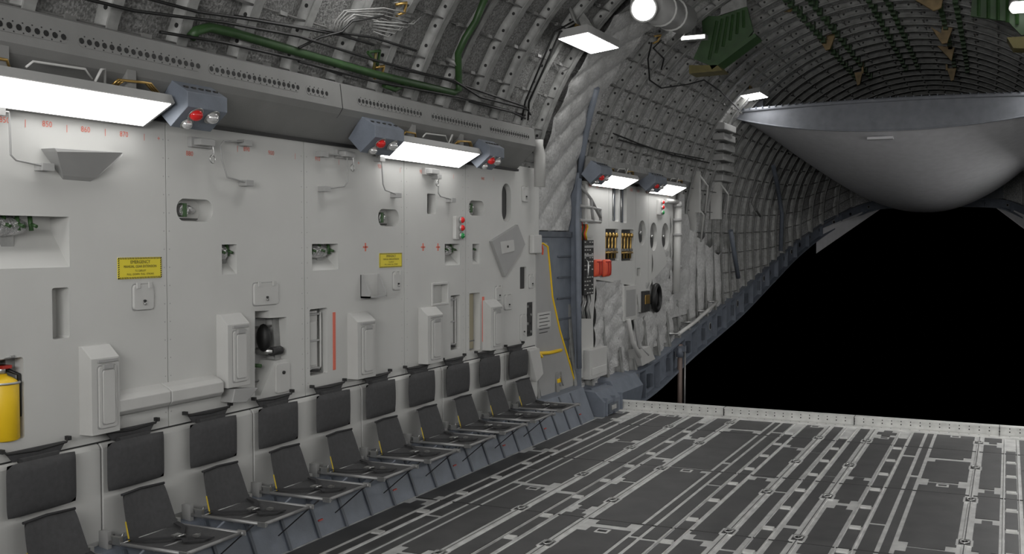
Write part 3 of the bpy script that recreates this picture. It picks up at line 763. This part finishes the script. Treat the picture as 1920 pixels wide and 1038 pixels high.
for s in (-1, 1):
    for yq in (16.2, 19.5): b.box(s*2.0, s*2.35, yq, yq+.08, 3.78, 4.1 if yq < 17 else 3.9, 'bowl_rim')
    b.box(s*2.30, s*2.62, 16.2, 16.35, 3.70, 3.80, 'bowl_rim')
b.obj('cargo_door', center=False)

# ------------------------------------------------------------------ door recess between walls
b = B()
b.box(WX-.16, WX-.05, YE, 10.62, .0, 1.98, 'blue_grey'); b.box(WX-.16, WX-.02, YE+.0, 10.5, 1.93, 1.99, 'blue_dark')
b.box(WX-.05, WX-.0, YE, YE+.10, .3, 2.6, 'panel_white')
b.box(WX-.1, WX+.02, 10.54, 10.64, 0, 2.62, 'blue_grey'); b.box(WX+.00, WX+.05, 10.52, 10.60, 0, 2.62, 'blue_grey')
for i in range(7): b.box(WX-.051, WX-.03, 10.15, 10.5, .4+i*.22, .42+i*.22, 'blue_dark')
b.obj('door_frame', .004)
b = B(); A = poly([(1006, 455), (1026, 455), (1036, 560), (1083, 735), (1018, 756), (1006, 700)], WX+.01); b.px(A, WX-.06, WX+.01, 'panel_grey')
P = [PX(u, v, WX+.014) for u, v in ((1006, 457), (1018, 456), (1027, 462), (1030, 490), (1036, 556), (1050, 620), (1068, 680), (1083, 735), (1050, 745), (1020, 755))]
b.tube(P, .010, 'yellow', 6)
P = [PX(u, v, WX+.03) for u, v in ((1010, 662), (1030, 661), (1052, 656))]; b.tube(P, .018, 'yellow', 8); b.tube([P[0], P[0]+Vector((.02, .04, -.04))], .015, 'yellow')
q = PX(1048, 713, WX+.02); b.box(q.x-.02, q.x+.01, q.y-.05, q.y+.05, q.z-.02, q.z+.02, 'yellow'); b.tube([q+Vector((0, .05, .08)), q+Vector((0.02, .0, .05)), q+Vector((.02, .04, -.03)), q+Vector((.01, .09, -.06))], .008, 'steel')
y0, y1, z0, z1 = rect(1008, 1032, 585, 613, WX+.01)
b.box(WX, WX+.014, y0, y1, z0, z1, 'panel_white')
for i in range(6): b.box(WX+.013, WX+.0155, y0+.03, y1-.03-.05*(i % 2), z1-.03-i*.035, z1-.022-i*.035, 'dark')
q = PX(1012, 500, WX+.012); b.tube([q+Vector((.02, 0, .22)), q+Vector((.03, .01, .17)), q+Vector((.03, 0, .12))], .009, 'orange', 8)
b.obj('door_1', .003)
def shell_quilt(ya, yb, pa, pb, ny, npn, amp, base):
    b = B(); N = ny*10; K = npn*10; vs = []; fs = []
    for i in range(N+1):
        for j in range(K+1):
            a = i/N; c_ = j/K; f = abs(math.sin(math.pi*(a*ny+c_*npn)))*abs(math.sin(math.pi*(a*ny-c_*npn)))
            vs.append(sec(ya+(yb-ya)*a, math.radians(pa+(pb-pa)*c_), base+amp*f**.45+random.uniform(0, .003)))
    for i in range(N):
        for j in range(K): q = i*(K+1)+j; fs.append((q, q+K+1, q+K+2, q+1))
    b.add(vs, fs, 'quilt', True); b.obj('door_insulation_blanket', center=False)
shell_quilt(9.58, 10.5, 0, 60, 2, 8, .032, .13)

# ------------------------------------------------------------------ aft left equipment wall
b = B()
b.px(poly([(1086, 338), (1290, 364), (1290, 590), (1252, 600), (1240, 665), (1190, 696), (1095, 712), (1086, 712)]), WX-.09, WX-.05, 'quilt')
b.obj('insulation_backing')
b = B()
def quiltpatch(u0, u1, vt, vb, nx, nz, amp=.025):
    y0, y1, z0, z1 = rect(u0, u1, vt, vb); N = nx*10; K = nz*10; vs = []; fs = []
    for i in range(N+1):
        for j in range(K+1):
            a = i/N; c_ = j/K
            yy = y0+(y1-y0)*a; z = z0+(z1-z0)*c_
            f = abs(math.sin(math.pi*(a*nx+c_*nz)))*abs(math.sin(math.pi*(a*nx-c_*nz)))
            fold = .02*math.sin(7*a+2.5*c_)+.008*math.sin(17*a-4*c_)
            vs.append((WX-.03+amp*f**.4+fold+random.uniform(0, .003), yy, z))
    for i in range(N):
        for j in range(K): q = i*(K+1)+j; fs.append((q, q+K+1, q+K+2, q+1))
    b.add(vs, fs, 'quilt', True)
quiltpatch(1116, 1170, 526, 692, 2, 4); quiltpatch(1188, 1224, 530, 672, 1, 3); quiltpatch(1222, 1262, 470, 645, 1, 4); quiltpatch(1256, 1292, 400, 592, 1, 4)
b.obj('wall_insulation_blanket')
def awall(pts, x1=WX, k='panel_white', x0=WX-.06):
    bb = B(); bb.px(poly(pts), x0, x1, k); return bb
cw = B()
def acut(u0, u1, vt, vb, d=.05, pillf=False):
    y0, y1, z0, z1 = rect(u0, u1, vt, vb); cw.px(pill(y0, y1, z0, z1) if pillf else rrect(y0, y1, z0, z1, .02), WX-d, WX+.03, 'panel_white'); return y0, y1, z0, z1
a1 = acut(1148, 1160, 350, 415); a2 = acut(1163, 1175, 352, 418); v1 = acut(1135, 1160, 429, 489); v2 = acut(1165, 1188, 430, 489)
o1 = acut(1197, 1211, 413, 460, .05, True); o2 = acut(1219, 1232, 417, 470, .05, True); o3 = acut(1241, 1254, 418, 468, .05, True)
k1 = acut(1194, 1201, 502, 517)
for u in (1141.5, 1192, 1216):
    yq = PX(u, 400).y; cw.box(WX-.01, WX+.02, yq-.005, yq+.005, PX(u, 540 if u > 1150 else 425).z, 2.7, 'dark')
bb = awall([(1087, 338), (1265, 358), (1262, 470), (1246, 500), (1228, 520), (1216, 540), (1213, 585), (1200, 585), (1192, 536), (1118, 524), (1112, 600), (1114, 706), (1088, 708)], WX)
so = bb.obj('wall_left_aft', center=False, recalc=True); co = cw.obj('cut', recalc=True, center=False)
bo = so.modifiers.new('b', 'BOOLEAN'); bo.operation = 'DIFFERENCE'; bo.solver = 'EXACT'; bo.object = co
bpy.context.view_layer.update()
me = bpy.data.meshes.new_from_object(so.evaluated_get(bpy.context.evaluated_depsgraph_get())); so.modifiers.clear(); so.data = me; bpy.data.objects.remove(co)
for r in (a1, a2):
    b = B(); y0, y1, z0, z1 = r; b.box(WX-.055, WX-.04, y0+.01, y1-.01, z0+.01, z1-.01, 'blue_dark'); b.tube([(WX-.03, (y0+y1)/2, z0+.02), (WX-.03, (y0+y1)/2, z1-.02)], .01, 'steel'); b.obj('equipment_slot')
for r in (v1, v2):
    b = B(); y0, y1, z0, z1 = r; b.box(WX-.055, WX-.045, y0+.005, y1-.005, z0+.005, z1-.005, 'dark')
    for i in range(4):
        yq = y0+(y1-y0)*(i+.5)/4
        b.tube([(WX-.03, yq, z0+.03), (WX-.02, yq, z1-.08)], .014, 'gold'); b.ellipsoid((WX-.01, yq, z1-.07), (.025, .022, .03), 'gold'); b.box(WX-.03, WX-.0, yq-.02, yq+.02, z0+.12, z0+.15, 'steel')
    b.tube([(WX-.01, y0+.02, z0+.1), (WX-.01, y1-.02, z0+.1)], .012, 'gold'); b.obj('valve_manifold')
for r in (o1, o2, o3):
    b = B(); y0, y1, z0, z1 = r; b.px(pill(y0+.02, y1-.02, z0+.02, z1-.02), WX-.055, WX-.045, 'duct_grey'); b.px(pill(y0+.04, y1-.04, z0+.04, (z0+z1)/2), WX-.048, WX-.04, 'dark'); b.cyl((WX-.05, (y0+y1)/2, (z0+z1)/2), (WX-.01, (y0+y1)/2, (z0+z1)/2), .02, 'steel'); b.obj('oval_port')
b = B(); y0, y1, z0, z1 = rect(1087, 1105, 450, 552); b.box(X0, WX+.05, y0, y1, z0, z1, 'dark')
for i in range(14):
    zq = z0+(z1-z0)*(i+.5)/14
    for j in range(4):
        if (i*3+j*5) % 4 and i != 5: b.box(WX+.05, WX+.054, y0+(y1-y0)*(j+.2)/4, y0+(y1-y0)*(j+.7)/4, zq-.006, zq+.006, 'panel_trim')
b.box(WX+.05, WX+.056, y0+.01, y1-.01, z0+(z1-z0)*.86, z0+(z1-z0)*.9, 'panel_grey'); b.box(WX+.05, WX+.056, y0+.01, y1-.01, z0+(z1-z0)*.70, z0+(z1-z0)*.74, 'panel_grey')
b.tube([(WX+.05, y0+.05, z0+.2), (WX+.08, y0+.05, z0+.22), (WX+.08, y0+.05, z0+.36), (WX+.05, y0+.05, z0+.38)], .01, 'steel'); b.obj('electronics_rack')
b = B()
for i in range(6):
    u = 1089+i*3.4; b.tube([PX(u, 552, WX+.02), PX(u+2, 565, WX+.05), PX(u-2, 580, WX+.05), PX(u+1, 596, WX+.01)], .009, ['strap', 'panel_grey', 'steel'][i % 3], 6)
for i, k in enumerate(('yellow', 'red', 'green', 'orange', 'yellow')):
    u = 1087+i*3; b.tube([PX(u, 415, WX+.01), PX(u+3, 425, WX+.04), PX(u-1, 438, WX+.04), PX(u+1, 450, WX+.02)], .009, k, 6)
b.box(X0, WX+.02, PX(1087, 590).y, PX(1108, 590).y, PX(1095, 445).z, PX(1095, 440).z, 'panel_trim')
b.obj('cable_bundle')
for u0 in (1108, 1124.5):
    b = B(); y0, y1, z0, z1 = rect(u0, u0+13.5, 486, 518); b.pillow((WX+.035, (y0+y1)/2, (z0+z1)/2), (y1-y0)/2, (z1-z0)/2, .04, 'orange'); b.box(X0, WX+.02, y0+.03, y1-.03, z0+.03, z1-.01, 'orange')
    for q in (.3, .6): b.box(WX+.05, WX+.078, y0+(y1-y0)*q, y0+(y1-y0)*q+.025, z0+.02, z1-.02, 'red')
    b.box(WX+.03, WX+.07, y0+.03, y1-.03, z1-.035, z1-.02, 'red'); b.obj('life_vest_pouch')
b = B(); b.tube([PX(1272, 378, WX+.06), PX(1270, 460, WX+.06), PX(1268, 548, WX+.06)], .05, 'panel_trim', 14)
for v in (385, 412, 440, 500): q = PX(1270.5, v, WX+.06); b.cyl(q-Vector((0, 0, .02)), q+Vector((0, 0, .02)), .062, 'panel_grey'); b.box(WX-.06, q.x, q.y-.02, q.y+.02, q.z-.015, q.z+.015, 'panel_trim')
b.tube([PX(1248, 376, WX+.03), PX(1270, 378, WX+.06)], .03, 'panel_trim'); b.obj('drain_tube')
b = B(); q = PX(1231, 558, WX+.05); b.tube([q+Vector((0, .13*math.cos(t), .16*math.sin(t))) for t in [i*math.pi/10 for i in range(20)]], .035, 'black', 10, True); b.ellipsoid(q-Vector((.03, 0, 0)), (.04, .10, .13), 'dark'); b.box(WX-.05, q.x-.03, q.y-.08, q.y+.08, q.z-.08, q.z+.08, 'dark'); b.obj('black_hose_coil')
b = B(); y0, y1, z0, z1 = rect(1202, 1213, 545, 584); b.box(X0, WX+.04, y0, y1, z0, z1, 'dark'); b.box(WX+.04, WX+.05, y0+.03, y1-.03, z0+.1, z1-.05, 'gold'); b.obj('junction_box', .004)
b = B(); y0, y1, z0, z1 = rect(1166, 1190, 535, 600); b.box(WX-.06, WX+.03, y0, y1, z0, z1, 'panel_trim'); b.box(WX+.03, WX+.035, y0+.06, y1-.06, z0+.05, z1-.05, 'panel_grey'); b.tube([PX(1178, 598, WX+.05), PX(1186, 640, WX+.08), PX(1200, 668, WX+.09)], .03, 'panel_trim'); b.tube([PX(1190, 600, WX+.05), PX(1198, 650, WX+.08), PX(1215, 665, WX+.09)], .02, 'panel_grey'); b.px(poly([(1183, 655), (1205, 648), (1215, 672), (1190, 685)]), WX-.05, WX+.1, 'panel_trim'); b.obj('hinge_mechanism', .004)
b = B(); y0, y1, z0, z1 = rect(1094, 1126, 652, 706); b.box(WX-.06, WX+.08, y0, y1, z0, z1, 'panel_trim'); b.box(WX+.08, WX+.09, y0+.04, y1-.04, z0+.04, z1-.2, 'panel_white'); b.obj('storage_box', .008)
b = B()
for pts in (((1086, 346), (1108, 372), (1126, 408)), ((1108, 372), (1112, 415)), ((1086, 385), (1126, 392)), ((1126, 392), (1126, 415)), ((1086, 412), (1126, 416))): b.tube([PX(u, v, WX+.06) for u, v in pts], .018, 'panel_grey', 8)
b.box(X0, WX+.06, PX(1088, 400).y, PX(1092, 400).y, PX(1088, 420).z, PX(1088, 345).z, 'panel_trim'); b.obj('folding_bracket')
def post(pts, off, name='curved_post', r=.035, k='blue_grey'):
    b = B(); b.tube([PS(u, v, off) for u, v in pts], r, k, 8); b.obj(name)
post([(1119, 165), (1105, 220), (1093, 280), (1086, 335)], .17)
b = B(); b.tube([PX(u, v, WX+.08) for u, v in ((1086, 335), (1082, 400), (1084, 560), (1086, 690))], .03, 'blue_grey', 8); b.obj('curved_post')
post([(1450, 312), (1458, 350), (1466, 400), (1464, 470)], .2, r=.04); post([(1370, 432), (1376, 470), (1384, 520)], .2, r=.04); post([(1424, 345), (1410, 380), (1425, 405)], .2, 'stay_tube', .02, 'rib')
b = B()
for i in range(6):
    v = 240+i*19; q = PS(1362-i*.6, v, .16); b.box(q.x-.12, q.x+.06, q.y-.36, q.y+.36, q.z-.05, q.z+.05, 'panel_grey')
b.obj('stacked_terminal_boxes', .012)
for (u, v) in ((1310, 360), (1302, 415), (1350, 375)):
    b = B(); q = PS(u, v, .18); b.box(q.x-.14, q.x+.02, q.y-.05, q.y+.05, q.z-.3, q.z+.3, 'panel_trim'); b.tube([q+Vector((0.02, -.05, .25)), q+Vector((.07, .25, .1)), q+Vector((.02, .3, -.3))], .015, 'panel_trim'); b.obj('side_bracket')
for s in (-1, 1):
    b = B()
    for i in range(4):
        yc = 15.02+i*.5
        vs = []; fs = []; N = 10; K = 24; R, c_, zb = interp(yc+.2, SEC)
        zt_ = 2.0-.12*i
        for a in range(N+1):
            for e in range(K+1):
                fr = e/K; z = zb+.02+.22*abs(a/N-.3)+(zt_-zb)*fr; yy = yc+.02+.44*a/N
                f = abs(math.sin(math.pi*(a/N+fr*3)))*abs(math.sin(math.pi*(a/N-fr*3)))
                vs.append((s*(2.85-.06*math.sin(math.pi*a/N)-.02*f**.45+.01*math.sin(6*fr+i)+random.uniform(0, .003)), yy, z))
        for a in range(N):
            for e in range(K): q = a*(K+1)+e; fs.append((q, q+K+1, q+K+2, q+1))
        b.add(vs, fs, 'quilt', True)
    b.obj('aft_insulation_blanket', center=False)

# ------------------------------------------------------------------ ceiling things
def ceil_lamp(x, y, z, hl=.5, tilt=.12):
    b = B(); s = -1 if x < 0 else 1
    e = Vector((-s*math.cos(tilt), 0, math.sin(tilt))); nn = Vector((s*math.sin(tilt), 0, math.cos(tilt)))
    c0 = Vector((x, y, z)); hw = .15
    b.prism([c0-e*hw+Vector((0, -hl, 0)), c0+e*hw+Vector((0, -hl, 0)), c0+e*hw+nn*.07+Vector((0, -hl, 0)), c0-e*hw+nn*.07+Vector((0, -hl, 0))], (0, 2*hl, 0), 'panel_grey')
    g = c0-nn*.004
    b.prism([g-e*hw*.92+Vector((0, -hl+.02, 0)), g+e*hw*.92+Vector((0, -hl+.02, 0)), g+e*hw*.92+nn*.003+Vector((0, -hl+.02, 0)), g-e*hw*.92+nn*.003+Vector((0, -hl+.02, 0))], (0, 2*hl-.04, 0), 'ceil_glow')
    for yq in (-.6*hl, .6*hl):
        b.tube([c0+nn*.06+Vector((0, yq, 0)), c0+nn*.22+Vector((s*.08, yq, .1))], .015, 'rib'); b.tube([c0+nn*.06+Vector((0, yq-.1, 0)), c0+nn*.12+Vector((0, yq-.05, 0)), c0+nn*.12+Vector((0, yq+.05, 0)), c0+nn*.06+Vector((0, yq+.1, 0))], .01, 'gold')
    b.prism([c0+nn*.07+Vector((0, -.3*hl, 0)), c0+nn*.07+e*.12+Vector((0, -.3*hl, 0)), c0+nn*.35+Vector((s*.1, -.3*hl, .1))], (0, .02, 0), 'rib')
    b.obj('ceiling_lamp')
for y in (-.8, 2.2, 5.8, 9.12):
    for x in (-2.10, 2.10): ceil_lamp(x, y, 3.70, .42)
ceil_lamp(-1.98, 15.5, 3.99, .3); ceil_lamp(1.98, 15.5, 3.99, .3)
for y in (11.6, 13.6): ceil_lamp(2.10, y, 3.80, .45)  # extra lamps added out of view, right side only, as aft fill
b = B(); c0 = PS(1205, 12, .45); c1 = PS(1275, 42, .35)
b.tube([c0+Vector((0, .1, .05)), c1+Vector((0, .1, .05))], .15, 'panel_grey', 20)
dn = Vector((.35, -.85, -.35)).normalized(); b.disc(c0+dn*.1, dn, .12, 'steel', 24, .03); b.disc(c0+dn*.13, dn, .105, 'spot_glow', 24, .004)
for t in (.35, .65):
    q = c0.lerp(c1, t)+Vector((0, .1, .05)); ax = (c1-c0).normalized(); b.tube([q, q+ax*.02], .165, 'panel_white', 20)
q = c0.lerp(c1, .6); b.tube([q, q+Vector((-.25, .1, .45))], .02, 'rib'); b.obj('spotlight_cluster')
q = PS(1302, 72, .22); b = B(); b.box(q.x-.14, q.x+.14, q.y-.06, q.y+.06, q.z-.02, q.z+.03, 'panel_grey'); b.box(q.x-.13, q.x+.13, q.y-.065, q.y-.0605, q.z-.018, q.z+.02, 'spot_glow'); b.box(q.x-.02, q.x+.02, q.y-.02, q.y+.02, q.z+.03, q.z+.25, 'rib'); b.obj('small_lamp')
def ypoly(pts, Y): return [(PY(u, v, Y).x, Y, PY(u, v, Y).z) for u, v in pts]
b = B(); Y = 11.6
b.prism(ypoly([(1345, 30), (1400, 12), (1412, 58), (1392, 85), (1330, 122), (1300, 110), (1318, 70), (1315, 30)], Y), (0, .05, 0), 'green')
for i in range(6):
    p = PY(1330+i*13, 112-i*12, Y); p2 = PY(1345+i*10, 40-i*4, Y); b.tube([p+Vector((0, -.02, 0)), p2+Vector((0, -.02, 0))], .016, 'green', 4)
b.prism(ypoly([(1292, 122), (1345, 122), (1355, 132), (1292, 138)], Y-.05), (0, .3, 0), 'olive'); b.prism(ypoly([(1330, 122), (1415, 62), (1418, 68), (1335, 130)], Y-.05), (0, .3, 0), 'green')
b.prism(ypoly([(1350, 30), (1400, 12), (1398, -40), (1360, -30)], Y), (0, .04, 0), 'rib'); b.obj('green_equipment_bracket')
b = B(); Y = 12.5
b.prism(ypoly([(1825, -40), (1960, -60), (1960, 60), (1915, 66), (1890, 40), (1820, 30)], Y), (0, .05, 0), 'green')
b.prism(ypoly([(1888, 70), (1960, 66), (1960, 92), (1900, 90)], Y-.05), (0, .3, 0), 'olive')
for i in range(6): p = PY(1835+i*18, -30, Y-.03); p2 = PY(1835+i*18, 30+i*4, Y-.03); b.tube([p, p2], .018, 'green', 4)
b.obj('green_equipment_bracket')
q = PY(1905, 14, 12.3); b = B(); b.cyl(q+Vector((-.02, 0, 0)), q+Vector((.1, -.1, -.02)), .06, 'spot_glow', 14); b.cyl(q+Vector((-.02, .02, 0)), q+Vector((-.02, .15, .1)), .05, 'panel_grey'); b.obj('small_lamp')
for pts, Y in (([(1531, 66), (1545, 72), (1552, 58), (1570, 56), (1556, 92), (1548, 94)], 15.4), ([(1745, 50), (1764, 62), (1770, 30), (1790, 42), (1776, 80), (1766, 82)], 15.6),
               ([(1750, 78), (1772, 88), (1778, 70), (1793, 76), (1784, 114)], 17.0), ([(1602, 136), (1617, 134), (1612, 158), (1607, 160)], 17.8), ([(1775, 128), (1793, 128), (1788, 150), (1783, 152)], 18.6),
               ([(1460, 20), (1490, 0), (1495, 10), (1480, 22)], 13.2), ([(1700, -10), (1770, -12), (1765, 14), (1750, 20)], 13.6)):
    b = B(); b.prism(ypoly(pts, Y), (0, .06, 0), 'rust'); P = ypoly(pts, Y); t_ = max(P, key=lambda q: q[2]); rr, cc, _ = interp(Y, SEC)
    zc = cc+math.sqrt(max(.1, rr*rr-t_[0]**2)); b.box(t_[0]-.015, t_[0]+.015, Y, Y+.06, min(t_[2], zc)-.03, max(zc, t_[2]), 'rust'); b.obj('ceiling_gusset', .003)
b = B(); b.tube([PS(u, v, .16) for u, v in ((358, 70), (368, 58), (392, 51), (440, 62), (560, 98), (700, 138), (800, 162), (850, 174), (861, 168), (860, 140), (859, 100), (872, 72), (892, 40), (912, -10))], .028, 'green', 10)
b.tube([PS(u, v, .16) for u, v in ((770, 155), (740, 168), (720, 160))], .018, 'green', 8); b.tube([PS(u, v, .16) for u, v in ((690, 98), (712, 95), (708, 122), (690, 98))], .012, 'green', 6); b.tube([PS(u, v, .16) for u, v in ((705, 98), (700, 135))], .010, 'olive', 6)
for u, v in ((420, 60), (560, 98), (700, 138), (858, 120)):
    q = PS(u, v, .16); d = (q-Vector((0, q.y, 2))).normalized(); b.tube([q, q+d*.14], .02, 'rib', 6)
b.obj('green_hydraulic_pipe')
b = B()
lines = [[(-10, 35), (120, 50), (300, 88), (480, 120)], [(130, -10), (250, 20), (420, 42), (560, 68), (700, 112), (840, 150), (985, 200), (995, 215)], [(250, -10), (370, 22), (480, 38), (640, 66), (700, 84)],
         [(560, 115), (700, 152), (860, 182), (985, 216)], [(300, 60), (420, 80), (560, 112), (640, 140)], [(740, 128), (850, 150), (900, 182), (990, 205)], [(560, 90), (600, 70), (640, 60), (660, 40), (720, 30)],
         [(1075, 40), (1040, 60), (1010, 130), (985, 190), (978, 225)], [(1080, 45), (1050, 60), (1015, 140), (992, 190), (990, 225)],
         [(1222, 80), (1215, 110), (1218, 150), (1240, 165), (1290, 158), (1320, 150), (1350, 170), (1385, 205)], [(1240, 75), (1225, 90), (1245, 110), (1240, 130)], [(1150, 250), (1200, 270), (1260, 290), (1330, 305)], [(1160, 262), (1230, 280), (1320, 298)],
         [(-10, 20), (60, 40), (200, 68)], [(880, 190), (960, 210), (985, 222)], [(440, 30), (560, 50), (700, 70), (780, 95)]]
for L in lines: b.tube([PS(u, v, .18+random.random()*.02) for u, v in L], .009, 'black', 6)
for i in range(5):
    o_ = i*6; b.tube([PS(u, v, .16) for u, v in ((620+o_, 70-o_*.3), (628+o_, 40), (645+o_, 20+o_*.4), (720-o_*.5, 15+o_), (790-o_*2, 30+o_), (775-o_*2, 45+o_), (700, 40+o_*.8))], .005, 'rib', 6)
b.obj('cable_harness')
b = B()
for u, v in ((750, 12), (708, 130), (1230, 70)):
    q = PS(u, v, .14); b.tube([q+Vector((0, -.06, .0)), q+Vector((.05, 0, .02)), q+Vector((0, .06, -.03)), q+Vector((-.03, 0, -.06))], .012, 'gold', 6); b.tube([q, q+Vector((-.12, 0, .1))], .02, 'rib', 6)
b.obj('conduit_fittings')
ld = bpy.data.lights.new('forward_fill_light', 'AREA'); ld.shape = 'RECTANGLE'; ld.size = 3.0; ld.size_y = 1.2; ld.energy = 120; ld.color = (1, .99, .97); ld.spread = math.radians(110)  # added soft fill behind the camera, not a fixture of the bay
lo = bpy.data.objects.new('forward_fill_light', ld); sc.collection.objects.link(lo); lo.location = (.6, -1.6, 2.8)
lo.rotation_euler = (math.radians(90), 0, 0)
